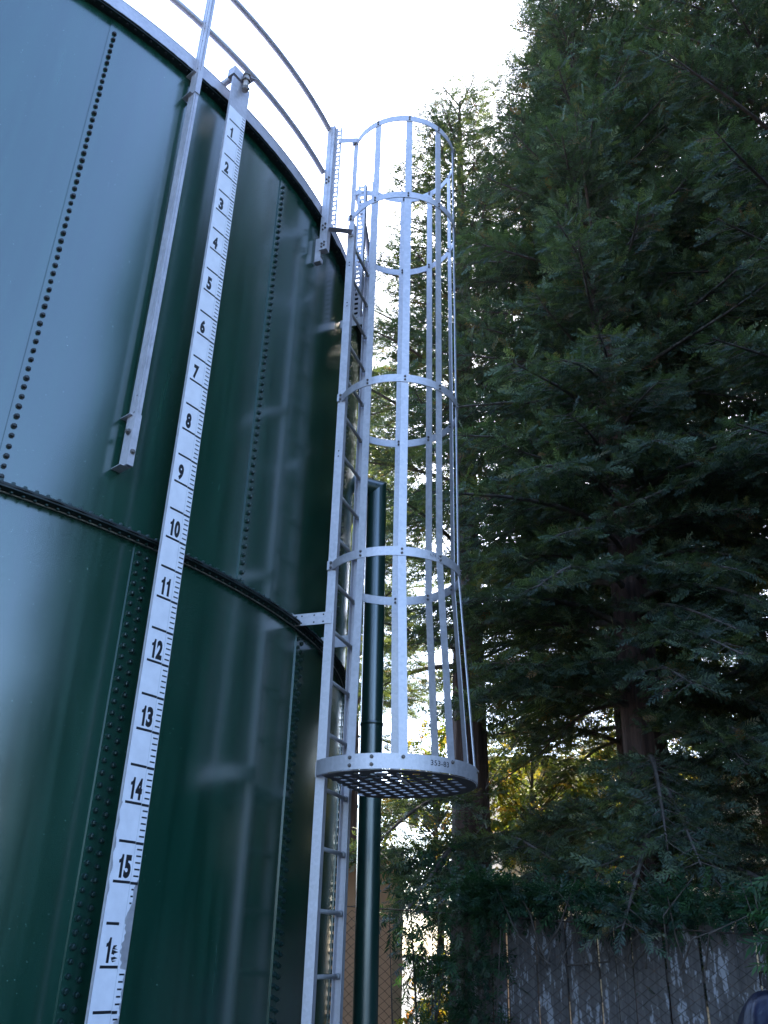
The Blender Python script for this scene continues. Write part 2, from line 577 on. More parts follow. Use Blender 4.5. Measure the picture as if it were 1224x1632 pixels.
for sg in (-1, 1): mb.tube([mid + BT * (sg * .024) - BN * .03, mid + BT * (sg * .024) + BN * .02], .004, 6)
part(mb, 'tube_clamp', M_BOLT, gauge)
mb = MB()
inward = -rad(127.4)
mb.tube([bz(.03, ZTOP + .085, -.03), bz(.01, ZTOP + .075, -.03) + inward * .8], .021, 12)
part(mb, 'support_pipe', M_GALV2, gauge)
for zz in (.45,):
    mb = MB()
    c = bz(.055, zz, -.03)
    mb.box(c - rad(127.4) * .06, rad(127.4), BT, Z, .060, .02, .003)
    part(mb, 'standoff_clip', M_GALV2, gauge)

# ------------------------------------------------------------------ guard rail on the roof edge
rail = thing('guardrail', 'galvanised pipe guardrail round the tank roof on slotted posts', 'railing', (TC.x, TC.y, 0))
def rl(mb, name, mat, parent=None): return part(mb, name, mat, rail, parent)
ZMID, ZHI = 5.415 + EYE, 5.885 + EYE
for z, r0, nm in ((ZHI, .060, 'top_rail'), (ZMID, .035, 'mid_rail')):
    mb = MB()
    mb.tube([cyl(q, r0, z) for q in np.arange(112.3, 400.0, 2.0)], .0225, 12)
    rl(mb, nm, M_GALV2)
    mb = MB()
    mb.tube([cyl(q, r0, z) for q in np.arange(103.2, 40.0, -2.0)], .0225, 12)
    rl(mb, nm, M_GALV2)
# long slotted post
PAZ = 131.25
pn, ptan = rad(PAZ), -tang(PAZ)          # out, and towards the left neighbour
pc = cyl(PAZ, .075, 0)
mb = MB()
w, d = .0145, .032
prof = [(-w, d), (w * .15, d), (w * .15, d - .004), (w * .5, d - .004), (w * .5, d), (w, d), (w, .013), (w - .003, .013), (w - .003, .005), (w, .005), (w, -.012), (w - .002, -.012), (w - .002, -.018), (w, -.018), (w, -d), (-w, -d)]
zb, zt = 2.27 + EYE, ZHI + .06
mb.extrude(prof, pc + Z * zb, pc + Z * zt, ptan, pn)
post = rl(mb, 'post', M_GALV)
mb = MB()
for zz in (2.36, 2.46, 4.70, 4.76, 4.86, 4.93, 5.20, 5.32, 5.38):
    z = zz + EYE
    mb.hexbolt(pc + ptan * (w - .0003) + pn * .012 + Z * z, ptan, .0045, .0016, False)
rl(mb, 'bolt_holes', M_DARK, post)
for zc, h, e in ((2.20, .145, .0025), (4.80, .10, .0022)):
    mb = MB()
    z = zc + EYE
    lo, hi = z - h, z + h
    # clip: outer web, side cheeks and the two tabs bolted to the shell
    mb.box(pc + pn * (d + .003) + Z * z, ptan, pn, Z, w + e, .0022, h)
    mb.box(pc + ptan * (w + e - .001) + Z * z, ptan, pn, Z, .0018, d + .002, h)
    mb.box(pc - ptan * (w + e - .001) + Z * z, ptan, pn, Z, .0018, d + .002, h)
    for zz in (lo + .001, hi - .001):
        mb.box(pc + ptan * .010 - pn * .028 + Z * zz, ptan, pn, Z, w + .012, .040, .0018)
    rl(mb, 'post_clip', M_GALV2, post)
mb = MB()
mb.hexbolt(pc + ptan * (w + .0082) + pn * .006 + Z * (2.245 + EYE), ptan, .012, .016)
mb.hexbolt(pc + pn * (d + .0066) + Z * (2.13 + EYE), pn, .010, .012)
rl(mb, 'bolt', M_BOLT, post)
# post beside the ladder
P2 = 112.05
qn, qt = rad(P2), -tang(P2)
qc = cyl(P2, .085, 0)
mb = MB()
w2, d2 = .026, .030
prof = [(w2, -d2), (w2, d2 * .2), (w2 - .003, d2 * .2), (w2 - .003, d2 * .5), (w2, d2 * .5), (w2, d2), (-w2, d2), (-w2, -d2)]
mb.extrude(prof, qc + Z * (4.60 + EYE), qc + Z * (5.90 + EYE), qt, qn)
post2 = rl(mb, 'post', M_GALV)
mb = MB()                                   # slotted flange with real holes
fo = qc + qn * (d2 + .006) - qt * .012
z = 4.80 + EYE; step = .048
while z < 5.86 + EYE:
    for o in (.0, .036):
        mb.box(fo + qn * o + Z * (z + step / 2), qt, qn, Z, .0016, .0075, step / 2)
    mb.box(fo + qn * .018 + Z * (z + .010), qt, qn, Z, .0014, .0106, .0095)
    z += step
rl(mb, 'slotted_flange', M_GALV, post2)
mb = MB()
for zz in (4.63, 4.66, 4.80, 4.84, 5.28, 5.32):
    for s in (-.009, .011):
        mb.hexbolt(qc + qt * (w2 + .0003) + qn * s + Z * (zz + EYE + s * .6), qt, .006, .011)
rl(mb, 'bolt', M_BOLT, post2)
mb = MB()
mb.box(qc - qn * .045 + qt * .008 + Z * (4.62 + EYE), qt, qn, Z, .003, .022, .11)
mb.box(qc - qn * .050 - qt * .014 + Z * (4.512 + EYE), qt, qn, Z, .020, .024, .003)
mb.box(qc - qn * .025 - qt * .014 + Z * (4.53 + EYE), qt, qn, Z, .020, .003, .018)
rl(mb, 'post_foot', M_GALV2, post2)

# post on the far side of the ladder opening, its slotted face towards the near one
q3 = V(-.2689, 4.9536, 0) + V(math.sin(.3349), math.cos(.3349), 0) * .44 - V(math.cos(.3349), -math.sin(.3349), 0) * .150
t3, n3 = V(math.sin(.3349), math.cos(.3349), 0), V(math.cos(.3349), -math.sin(.3349), 0)
mb = MB()
for o_ in (-.026, .026):
    mb.box(q3 + n3 * o_ + Z * (5.16 + EYE), n3, t3, Z, .011, .0018, .72)
z = 4.45 + EYE
while z < 5.86 + EYE:
    mb.box(q3 + Z * (z + .010), n3, t3, Z, .0155, .0016, .0125); z += .048
mb.box(q3 + n3 * .0355 + t3 * .02 + Z * (5.16 + EYE), n3, t3, Z, .0016, .019, .72)
mb.box(q3 - n3 * .0355 + t3 * .02 + Z * (5.16 + EYE), n3, t3, Z, .0016, .019, .72)
rl(mb, 'slotted_post', M_GALV)

# ------------------------------------------------------------------ caged ladder
LA = 0.3349
LT = V(math.sin(LA), math.cos(LA), 0); LN = V(math.cos(LA), -math.sin(LA), 0)
LO = V(-.2689, 4.9536, 0)
def lp(s, n, z): return LO + LT * s + LN * n + Z * (z + EYE)
lad = thing('caged_ladder', 'galvanised steel ladder with tall safety cage and perforated base plate', 'ladder', (LO.x, LO.y, 0))
def ld(mb, name, mat, parent=None): return part(mb, name, mat, lad, parent)
ZR0 = 4.7602                                   # first rung, counted from the eye
# rails: channels, webs outside
t = .004
for s_web, sgn in ((-.042, 1), (.384, -1)):
    mb = MB()
    prof = [(0, 0), (.042, 0), (.042, -t), (t, -t), (t, -.054 + t), (.042, -.054 + t), (.042, -.054), (0, -.054)]
    prof = [(s_web + sgn * x, y) for x, y in prof]
    if sgn < 0: prof = prof[::-1]
    ztop = 4.93
    mb.extrude(prof, LO + Z * (-1.2 + EYE), LO + Z * (ztop + EYE), LT, LN)
    r = ld(mb, 'rail', M_GALV)
    mb = MB()
    for zz in (4.17, 4.14, 2.93, 2.89, 4.55, 4.52):
        mb.hexbolt(lp(s_web - sgn * .0004, -.027, zz), -LT * sgn, .0055, .0016, False)
    ld(mb, 'bolt_holes', M_DARK, r)
for i in range(0, 20):
    z = ZR0 - FT * i
    mb = MB()
    mb.tube([lp(-.012, -.026, z), lp(.354, -.026, z)], .0115, 10)
    # weld fillets
    mb.tube([lp(-.006, -.026, z), lp(.012, -.026, z)], [.018, .0116], 10)
    mb.tube([lp(.330, -.026, z), lp(.350, -.026, z)], [.0116, .018], 10)
    ld(mb, 'rung', M_ROD)
CS, CN, CR = .235, .285, .410
def hoop_pts(cr, cs=CS, cn=CN, n=56, start=-.03):
    """from the near rail round the front to the far rail"""
    a0 = math.pi + math.asin((cn - start) / cr); a1 = -math.asin((cn - start) / cr)
    out = []
    for k in range(n + 1):
        a = a0 + (a1 - a0) * k / n
        out.append((cs + cr * math.cos(a), cn + cr * math.sin(a), math.cos(a), math.sin(a)))
    return out
STRAP_A = [191, 156, 121, 85.5, 50, 16, -17]
HZ = [5.80, 4.985, 3.344, 2.110]
for hz in HZ:
    mb = MB()
    pts = hoop_pts(CR)
    P = [lp(s, n, hz) for s, n, c, q in pts]; O = [LT * c + LN * q for s, n, c, q in pts]
    # flat tails bolted to the rails
    s0, n0 = pts[0][:2]; s1, n1 = pts[-1][:2]
    P = [lp(-.050, -.055, hz), lp(-.050, -.040, hz)] + P + ([lp(.43, -.18, hz), lp(.43, -.20, hz)] if hz > 5.5 else [lp(.40, -.045, hz), lp(.390, -.06, hz)])
    O = [-LT, -LT] + O + [LT, LT]
    mb.band(P, O, .006, .057)
    h = ld(mb, 'hoop', M_GALV)
    mb = MB()
    for a in STRAP_A:
        c, q = math.cos(D(a)), math.sin(D(a))
        for dz in (-.013, .013):
            mb.hexbolt(lp(CS + (CR + .006) * c, CN + (CR + .006) * q, hz + dz), LT * c + LN * q, .0055, .011)
            mb.hexbolt(lp(CS + (CR - .011) * c, CN + (CR - .011) * q, hz + dz), -(LT * c + LN * q), .0055, .011)
    for dz in (-.016, .016):
        mb.hexbolt(lp(-.0562, -.030, hz + dz), -LT, .0065, .012)
    ld(mb, 'bolt', M_BOLT, h)
BS, BN2, BR = .250, .300, .470
ZBAND = .892
mb = MB()
pts = hoop_pts(BR, BS, BN2, 72)
P = [lp(-.050, -.052, ZBAND), lp(-.050, -.044, ZBAND)] + [lp(s, n, ZBAND) for s, n, c, q in pts]
O = [-LT, -LT] + [LT * c + LN * q for s, n, c, q in pts]
mb.band(P, O, .006, .080)
base_band = ld(mb, 'base_band', M_GALV)
mb = MB()
for a in STRAP_A + [176]:
    c, q = math.cos(D(a)), math.sin(D(a))
    for dz in ((.022,) if a not in (191, 176) else (-.018, .022)):
        mb.hexbolt(lp(BS + (BR + .006) * c, BN2 + (BR + .006) * q, ZBAND + dz), LT * c + LN * q, .0075, .012)
for dz in (-.02, .02):
    mb.hexbolt(lp(-.0562, -.030, ZBAND + dz), -LT, .0075, .013)
ld(mb, 'bolt', M_BOLT, base_band)
# straps: straight to the lowest hoop, then flaring to the base band
for a in STRAP_A:
    c, q = math.cos(D(a)), math.sin(D(a))
    o = LT * c + LN * q; tg = (Z.cross(o)).normalized()
    r1, r2 = CR - .0055, BR - .0055
    pth = [lp(CS + r1 * c, CN + r1 * q, 5.822), lp(CS + r1 * c, CN + r1 * q, 2.115),
           lp(BS + r2 * c, BN2 + r2 * q, ZBAND + .015)]
    mb = MB()
    vs = []
    for p in pth:
        for x, y in ((-.0245, 0), (.0245, 0), (.0245, .006), (-.0245, .006)):
            vs.append(p + tg * x + o * y)
    fs = []
    for i in range(2):
        for k in range(4): fs.append((i * 4 + k, i * 4 + (k + 1) % 4, i * 4 + 4 + (k + 1) % 4, i * 4 + 4 + k))
    fs += [(3, 2, 1, 0), (8, 9, 10, 11)]
    mb.add(vs, fs)
    ld(mb, 'cage_strap', M_GALV)
# side straps carrying the walk-through part above the rails
for s, sg in ((-.048, -1), (.390, 1)):
    mb = MB()
    mb.box(lp(s, -.022, (4.80 + 5.83) / 2), LN, LT, Z, .018, .003, (5.83 - 4.80) / 2)
    ld(mb, 'side_strap', M_GALV)
# arms from the guardrail posts to the cage
mb = MB()
a = qc + qn * .06 + Z * (5.74 + EYE); b_ = lp(-.052, -.01, 5.825)
dd = (b_ - a).normalized()
mb.box((a + b_) / 2, dd, Z, dd.cross(Z), (b_ - a).length / 2, .024, .003)
ld(mb, 'tie_bar', M_GALV)
mb = MB()
a = qc + Z * (4.815 + EYE) + qn * .02; b_ = lp(-.050, -.02, 4.845)
dd = (b_ - a).normalized(); sd_ = dd.cross(Z).normalized()
mb.box((a + b_) / 2 + Z * .0, dd, Z, sd_, (b_ - a).length / 2, .022, .003)
mb.box((a + b_) / 2 - Z * .0205 + sd_ * .0245, dd, Z, sd_, (b_ - a).length / 2, .0022, .022)
ld(mb, 'tie_bar', M_GALV2)
# stand-off brackets to the shell
for zc in (1.775, 4.36, -.9):
    for s in ((-.0465, .391) if zc < 4 else (.391,)):
        mb = MB()
        p0 = lp(s, -.012, zc); 
        L = .245
        sg = -1 if s < 0 else 1
        mb.box(p0 - LN * (L / 2), LN, LT, Z, L / 2, .0024, .037)
        mb.box(p0 - LN * (L - .003) - LT * .018 * -sg, LT, LN, Z, .018, .0024, .0365)
        br = ld(mb, 'standoff_bracket', M_GALV)
        mb = MB()
        for x in (.05, .11, .19, .225):
            for dz in (-.022, .022):
                mb.hexbolt(p0 - LN * x + LT * (sg * .0023) + Z * dz, LT * sg, .0055, .0014, False)
        ld(mb, 'bolt_holes', M_DARK, br)
# perforated base plate, a hatch closing the cage
bm = bmesh.new()
def circle(cx, cy, r, n):
    vs = [bm.verts.new((cx + r * math.cos(2 * math.pi * k / n), cy + r * math.sin(2 * math.pi * k / n), 0)) for k in range(n)]
    return [bm.edges.new((vs[k], vs[(k + 1) % n])) for k in range(n)]
PR = BR - .004
edges = circle(0, 0, PR, 96)
px = .085; py = px * .866
for j in range(-7, 8):
    for i in range(-8, 9):
        x = (i + (.5 if j % 2 else 0)) * px; y = j * py
        if math.hypot(x, y) < PR - .045: edges += circle(x, y, .0240, 16)
bmesh.ops.triangle_fill(bm, use_beauty=True, use_dissolve=False, edges=edges)
# cut the part behind the ladder away
bmesh.ops.bisect_plane(bm, geom=bm.verts[:] + bm.edges[:] + bm.faces[:], plane_co=(0, -BN2 + .012, 0), plane_no=(0, -1, 0), clear_outer=True)
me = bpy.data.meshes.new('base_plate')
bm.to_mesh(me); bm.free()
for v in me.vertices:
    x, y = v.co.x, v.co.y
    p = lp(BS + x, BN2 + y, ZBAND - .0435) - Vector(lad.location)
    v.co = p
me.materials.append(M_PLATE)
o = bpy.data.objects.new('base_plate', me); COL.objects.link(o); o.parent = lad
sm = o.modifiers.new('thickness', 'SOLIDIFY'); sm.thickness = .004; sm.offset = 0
mb = MB()
mb.tube([lp(-.10, .40, ZBAND - .012), lp(-.02, .44, ZBAND - .065), lp(.03, .46, ZBAND - .085)], .0085, 8)
mb.box(lp(-.14, .36, ZBAND - .055), LT, LN, Z, .05, .02, .003)
ld(mb, 'latch_pin', M_GALV2)
# pen marks: 353-83 on the base band, 674-2 on the lowest hoop
def band_text(body, cs, cn, cr, a_mid, z, h, wid, name, bold):
    vs, fs = text_shape(body, bold)
    mb = MB(); pts = []
    for x, y in vs:
        # text reads left to right as the angle falls
        a = D(a_mid) - (x - .5) * wid / cr
        pts.append(lp(cs + cr * math.cos(a), cn + cr * math.sin(a), z + (y - .5) * h))
    mb.add(pts, fs)
    return ld(mb, name, M_PEN)
band_text('353-83', BS, BN2, BR + .0068, 131, ZBAND + .004, .028, .115, 'pen_marking', .012)
band_text('674-2', CS, CN, CR + .0068, 127, 2.114, .020, .07, 'pen_marking', -.012)

# ------------------------------------------------------------------ overflow pipe
ov = thing('overflow_pipe', 'dark green round overflow pipe with mitred elbow beside the tank', 'pipe', (.0, 7.25, 0))
PRd = .092
pb, pt = V(-.020, 7.25, 0.05), V(-.075, 7.25, 3.90 + EYE)
ax = (pt - pb).normalized()
into = (V(TC.x, TC.y, 0) - V(pt.x, pt.y, 0)).normalized()
into = (into + V(-.1, -.35, 0)).normalized()
n = 40
e1 = ax.cross(into).normalized(); e2 = e1.cross(ax).normalized()      # e2 ~ into
mb = MB(); vs = []
for k in range(n):
    q = 2 * math.pi * k / n
    vs.append(pb + (e1 * math.cos(q) + e2 * math.sin(q)) * PRd)
for k in range(n):
    q = 2 * math.pi * k / n
    vs.append(pt + (e1 * math.cos(q) + e2 * math.sin(q)) * PRd - ax * (PRd * math.sin(q)))
mb.add(vs, [(k, (k + 1) % n, n + (k + 1) % n, n + k) for k in range(n)], True)
part(mb, 'pipe', M_PIPE, ov)
mb = MB(); vs = []
for k in range(n):
    q = 2 * math.pi * k / n
    vs.append(pt + (e1 * math.cos(q) + e2 * math.sin(q)) * PRd - ax * (PRd * math.sin(q)))
for k in range(n):
    q = 2 * math.pi * k / n
    vs.append(pt + e1 * math.cos(q) * PRd - ax * (PRd * math.sin(q)) + into * .75)
mb.add(vs, [(k, (k + 1) % n, n + (k + 1) % n, n + k) for k in range(n)], True)
part(mb, 'elbow', M_PIPE, ov)
mb = MB()
zc = pb + ax * (1.64 + EYE)
mb.tube([zc - ax * .012, zc + ax * .012], PRd + .006, 40)
part(mb, 'coupling_ring', M_PIPE, ov)

# ------------------------------------------------------------------ trees
def spray_template(pairs=6, L=1.0, ln=.36, wd=.040, seed=1):
    """flat feathery spray along +X: two ranks of narrow leaflets"""
    r = np.random.default_rng(seed)
    quads = []
    def leaf(base, ang, length, w, dz):
        d = np.array([math.cos(ang), math.sin(ang), dz]); s = np.array([-math.sin(ang), math.cos(ang), 0.0])
        b = np.array([base, 0, -.10 * base * base])
        quads.append([b, b + d * length * .45 + s * w, b + d * length + np.array([0, 0, -.04]), b + d * length * .45 - s * w])
    for i in range(pairs):
        x = .06 + .86 * i / (pairs - 1)
        k = ln * (1.0 - .45 * abs(2 * x - .8)) * r.uniform(.8, 1.15)
        leaf(x * L, r.uniform(.55, .95), k, wd, r.uniform(-.25, .1))
        leaf(x * L + .02, -r.uniform(.55, .95), k, wd, r.uniform(-.25, .1))
    leaf(.86 * L, 0, .26, wd, -.05)
    leaf(.0, 0, 1.0, .014, -.1)
    return np.array(quads)          # (n,4,3)
SPRAYS = [spray_template(6, seed=s) for s in range(5)]
FINE = [spray_template(11, ln=.27, wd=.021, seed=10 + s) for s in range(3)]

def place_sprays(pos, dirs, scale, roll, templates, tint, rng):
    """pos (n,3), dirs (n,3) unit, returns verts, quads, tint"""
    n = len(pos)
    up = np.tile(np.array([0, 0, 1.0]), (n, 1))
    x = dirs
    y = np.cross(up, x); y /= np.maximum(np.linalg.norm(y, axis=1, keepdims=True), 1e-6)
    z = np.cross(x, y)
    c, s = np.cos(roll)[:, None], np.sin(roll)[:, None]
    y2 = y * c + z * s; z2 = z * c - y * s
    which = rng.integers(0, len(templates), n)
    V_, T_ = [], []
    for w, t in enumerate(templates):
        idx = np.where(which == w)[0]
        if not len(idx): continue
        tv = t.reshape(-1, 3)
        p = pos[idx][:, None, :] + scale[idx][:, None, None] * (tv[None, :, 0:1] * x[idx][:, None, :] + tv[None, :, 1:2] * y2[idx][:, None, :] + tv[None, :, 2:3] * z2[idx][:, None, :])
        V_.append(p.reshape(-1, 3)); T_.append(np.repeat(tint[idx], len(tv)))
    v = np.concatenate(V_); tt = np.concatenate(T_)
    return v, np.arange(len(v)).reshape(-1, 4), tt

M_RED = make_leaf('conifer foliage', [(0.0, (.030, .046, .036)), (.40, (.046, .074, .054)), (.80, (.082, .122, .080)), (.96, (.115, .145, .080)), (1.0, (.15, .075, .05))], .30, .5, (2.4, 2.1, .6))
M_BARK = mat_noise('redwood bark', (.038, .020, .016), (.105, .056, .044), 3.0, .9, stretch=(9, 9, .6), bmp=1.0, bdist=.03)
M_TWIG = mat_noise('twig bark', (.05, .036, .028), (.11, .085, .07), 12, .9)

def build_tree(root, seed, H, rt, rmax, zlow, nl, prof_pow=.75, sspray=.22, dens=1.0, templ=SPRAYS, mat=M_RED, up0=.25, sag=.55, bare=10, gap=0.0, thin=0.0, thr=.36, lowgap=0.0, droop=0.0):
    """conifer: trunk, limbs in spirals, side branches, sprays"""
    rng = np.random.default_rng(seed)
    # trunk
    m = 40; zs = np.concatenate([np.linspace(0, 1.2, 8), np.linspace(1.6, H, 34)])
    lean = rng.normal(0, .010, 2)
    ph = rng.uniform(0, 6.3, 6)
    vs = []
    for z in zs:
        r = rt * (1 - z / H) ** .8 + .012 + rt * .55 * math.exp(-z * 2.2)
        for k in range(m):
            q = 2 * math.pi * k / m
            fur = 1 + .05 * math.sin(q * 9 + ph[0] + z * .3) + .045 * math.sin(q * 14 + ph[1] - z * .5) + .03 * math.sin(q * 5 + ph[2] + z * .8)
            vs.append((lean[0] * z + r * fur * math.cos(q), lean[1] * z + r * fur * math.sin(q), z))
    fs = [(i * m + k, i * m + (k + 1) % m, (i + 1) * m + (k + 1) % m, (i + 1) * m + k) for i in range(len(zs) - 1) for k in range(m)]
    tb = MB(); tb.add(vs, fs, True)
    tb.build('trunk', M_BARK, root)
    limbs = MB()
    P, Dv, S, Rl, Tn = [], [], [], [], []
    az = rng.uniform(0, 6.28)
    for i in range(nl):
        t = (i + rng.uniform(0, .9)) / nl
        z = zlow + (H - zlow) * t ** 1.05
        az += 2.39996 + rng.normal(0, .25)
        L = rmax * max(.06, (1 - t)) ** prof_pow * rng.uniform(.72, 1.12)
        if gap and rng.random() < gap: continue
        if thin and t < thr and rng.random() < thin * (1.35 if t < .14 else 1): continue
        if lowgap and z < lowgap and math.sin(az) > -.45 and rng.random() < .6: continue
        d = np.array([math.cos(az), math.sin(az), 0.0]); sd = np.array([-d[1], d[0], 0.0])
        up = up0 + .35 * t + rng.normal(0, .10)
        sg = sag * (1 - .5 * t) + rng.normal(0, .08)
        if droop and t < .4 and math.sin(az) < -.3: sg += droop; L *= .85
        n = 9
        u = np.linspace(0, 1, n)
        bend = rng.normal(0, .10)
        def path(u):
            u = np.asarray(u)[..., None]
            return np.array([lean[0] * z, lean[1] * z, z]) + d * L * u + sd * L * bend * u * u + np.array([0, 0, 1.0]) * L * (up * u - sg * u * u + .12 * u ** 4)
        pts = path(u)
        rl0 = .010 + .012 * L
        limbs.tube([tuple(p) for p in pts], [rl0 * (1 - .85 * k) + .002 for k in u], 5, False)
        # side branches
        ns = max(3, int(L / .145 * dens))
        for k in range(ns):
            uu = .16 + .84 * (k + rng.uniform(0, .8)) / ns
            if uu > 1: uu = 1.0
            for sgn in (1, -1):
                b0 = path(uu)
                dl = path(min(1, uu + .03)) - path(max(0, uu - .03)); dl /= np.linalg.norm(dl)
                an = rng.uniform(.65, 1.1) * sgn
                bd = dl * math.cos(an) + sd * math.sin(an); bd[2] += rng.uniform(-.30, .08); bd /= np.linalg.norm(bd)
                bl = (.22 + (.55 * (1 - uu)) * L * .55) * rng.uniform(.7, 1.2)
                bl = min(bl, .95)
                limbs.tube([tuple(b0), tuple(b0 + bd * bl * .55 - np.array([0, 0, .03 * bl])), tuple(b0 + bd * bl - np.array([0, 0, .12 * bl]))], [.006, .004, .0015], 3, False)
                nsp = max(2, int(bl / .060 * dens))
                for j in range(nsp):
                    w = (j + .6) / nsp
                    p = b0 + bd * bl * w - np.array([0, 0, .12 * bl * w * w])
                    sy = rng.choice((-1, 1)) * rng.uniform(.15, .95)
                    perp = np.cross([0, 0, 1.0], bd); perp /= max(1e-6, np.linalg.norm(perp))
                    q = bd * math.cos(sy) + perp * math.sin(sy); q[2] += rng.uniform(-.35, .75)
                    q /= np.linalg.norm(q)
                    P.append(p); Dv.append(q); S.append(sspray * rng.uniform(.65, 1.25)); Rl.append(rng.normal(0, .9))
                    Tn.append(rng.random())
            # tip
        P.append(pts[-1]); dd = pts[-1] - pts[-2]; Dv.append(dd / np.linalg.norm(dd)); S.append(sspray * 1.2); Rl.append(0.0); Tn.append(rng.random())
    for i in range(bare):
        z = zlow * .3 + (H * .55) * rng.random()
        a = rng.uniform(0, 6.28); L = rmax * rng.uniform(.35, .8)
        p = np.array([0, 0, z]); pts = [p]
        dv = np.array([math.cos(a), math.sin(a), rng.uniform(-.3, .25)])
        for k in range(7):
            dv = dv + rng.normal(0, .22, 3); dv /= np.linalg.norm(dv)
            p = p + dv * L / 7; pts.append(p)
        limbs.tube([tuple(p) for p in pts], list(np.linspace(.012, .003, 8)), 4, False)
        for k in range(2, 7):
            q = pts[k]; dv2 = dv + rng.normal(0, .6, 3); dv2 /= np.linalg.norm(dv2)
            limbs.tube([tuple(q), tuple(q + dv2 * .2), tuple(q + dv2 * .38 - np.array([0, 0, .08]))], [.005, .003, .0015], 3, False)
    limbs.build('limbs', M_TWIG, root)
    v, f, tt = place_sprays(np.array(P), np.array(Dv), np.array(S), np.array(Rl), templ, np.array(Tn), rng)
    np_mesh('crown', v, f, mat, root, tt)
    return len(f)

def copy_tree(src, name, label, cat, loc, rz, sc, group):
    r = src.copy(); COL.objects.link(r)
    r.name = name; r.location = loc; r.rotation_euler = (0, 0, rz); r.scale = (sc, sc, sc)
    tag(r, label, cat, group)
    for ch in list(src.children):
        c = ch.copy(); COL.objects.link(c); c.parent = r
    return r
def polar(az, d): return (d * math.sin(D(az)), d * math.cos(D(az)), 0)
GT = 'redwood trees behind the fence'
ta = thing('redwood_tree', 'redwood with the bare reddish trunk seen beside the cage base', 'tree', polar(5.95, 12.2), 0, GT)
nA = build_tree(ta, 21, 17.5, .27, 3.2, 2.6, 205, .52, .18, 1.2, gap=.02, thin=.68)
tb_ = thing('redwood_tree', 'tall dense redwood whose trunk rises behind the wooden fence', 'tree', polar(16.8, 10.6), .6, GT)
nB = build_tree(tb_, 33, 19.3, .27, 3.3, 2.0, 270, .62, .19, 1.25, lowgap=4.2, droop=.22)
tc_ = thing('redwood_tree', 'nearest redwood with sprays hanging above the long leaved shrub', 'tree', (6.1, 9.1, 0), 0, GT)
nC = build_tree(tc_, 57, 23.0, .27, 3.5, 4.5, 215, .5, .19, 1.2, lowgap=6.4)
te = copy_tree(ta, 'redwood_tree', 'thinner redwood farther back between the ladder and the bare trunk', 'tree', (-.5, 18.5, 0), 1.7, .9, GT)
tg = copy_tree(tc_, 'redwood_tree', 'redwood set back behind the trunk above the wooden fence', 'tree', (4.0, 13.9, 0), 4.4, .95, GT)
td = copy_tree(tc_, 'redwood_tree', 'tall redwood farther back, rising over the cream building', 'tree', (6.5, 14.6, 0), 3.3, 1.12, GT)
GO = 'redwood trees along the side of the yard'
tf_ = thing('redwood_tree', 'broad bushy redwood at the yard edge just outside the fence line', 'tree', (5.85, 2.85, 0), 0, GO)
nF = build_tree(tf_, 71, 13.5, .24, 2.75, .4, 270, .5, .34, 1.0, bare=0)
copy_tree(tf_, 'redwood_tree', 'bushy redwood standing second along the yard side', 'tree', (13.4, 2.6, 0), 3.0, 1.0, GO)
for (x, y, rz, sc) in ((9.2, 5.9, 2.0, 1.1), (8.9, 9.2, 4.0, 1.05), (9.8, 13.0, 5.2, 1.05)):
    copy_tree(tb_, 'redwood_tree', 'dense tall redwood standing in the row along the yard side', 'tree', (x, y, 0), rz, sc, GO)

# ------------------------------------------------------------------ fences
FA, FB = V(-.8, 9.8, 0), V(4.2, 6.2, 0)
FD = (FB - FA).normalized(); FNr = V(FD.y, -FD.x, 0)          # FNr points to the camera side
if FNr.y > 0: FNr = -FNr
FL = (FB - FA).length
def fp(t, off=0.0, z=0.0):                                    # t metres along the fence
    return FA + FD * t + FNr * off + Z * z
def ftop(t): return 2.02 - .055 * t
m, n, l, b = new_mat('weathered fence boards with flaking white paint')
t1 = noise(n, l, 1, 6, .7, 'Object', (26, 26, 1.6))
r1 = ramp(n, l, t1.outputs[0], [(.3, (.060, .050, .047)), (.7, (.165, .140, .130))])
t2 = noise(n, l, 1, 5, .7, 'Object', (15, 15, 4.0))
r2 = ramp(n, l, t2.outputs[0], [(.555, (0, 0, 0)), (.585, (1, 1, 1))])
mx = n.new('ShaderNodeMix'); mx.data_type = 'RGBA'
l.new(r2.outputs[0], mx.inputs[0]); l.new(r1.outputs[0], mx.inputs[6]); mx.inputs[7].default_value = (.34, .32, .33, 1)
l.new(mx.outputs[2], b.inputs['Base Color']); b.inputs['Roughness'].default_value = .85
bump(n, l, t1.outputs[0], .6, .006, b)
M_BOARD = m
wf = thing('wooden_fence', 'weathered grey board fence with flaking white paint behind chain link', 'fence', tuple(fp(0)))
t = 1.75; boards = MB()
while t < 17.5:
    w = rnd.uniform(.128, .142); gap = rnd.choice((.002, .003, .004, .006, .016))
    top = ftop(t) + .02 + rnd.uniform(-.025, .03); lean = rnd.uniform(-.012, .012); off = -.16 + rnd.uniform(-.006, .006)
    c = w * .28
    prof = [(t, .05), (t + w, .05), (t + w + lean, top - c), (t + w - c + lean, top), (t + c + lean, top), (t + lean, top - c)]
    vs = [fp(a, off, z) for a, z in prof] + [fp(a, off - .018, z) for a, z in prof]
    k = 6
    boards.add(vs, [tuple(range(k)), tuple(range(k, 2 * k))[::-1]] + [(i, i + k, (i + 1) % k + k, (i + 1) % k) for i in range(k)])
    t += w + gap
def part_at(mb, name, mat, root, parent=None): return part(mb, name, mat, root, parent)
part(boards, 'boards', M_BOARD, wf)
for zz in (.45, 1.45):
    mb = MB(); mb.box(fp(9.6, -.205, zz), FD, FNr, Z, 7.9, .019, .045); part(mb, 'rail', M_TWIG, wf)
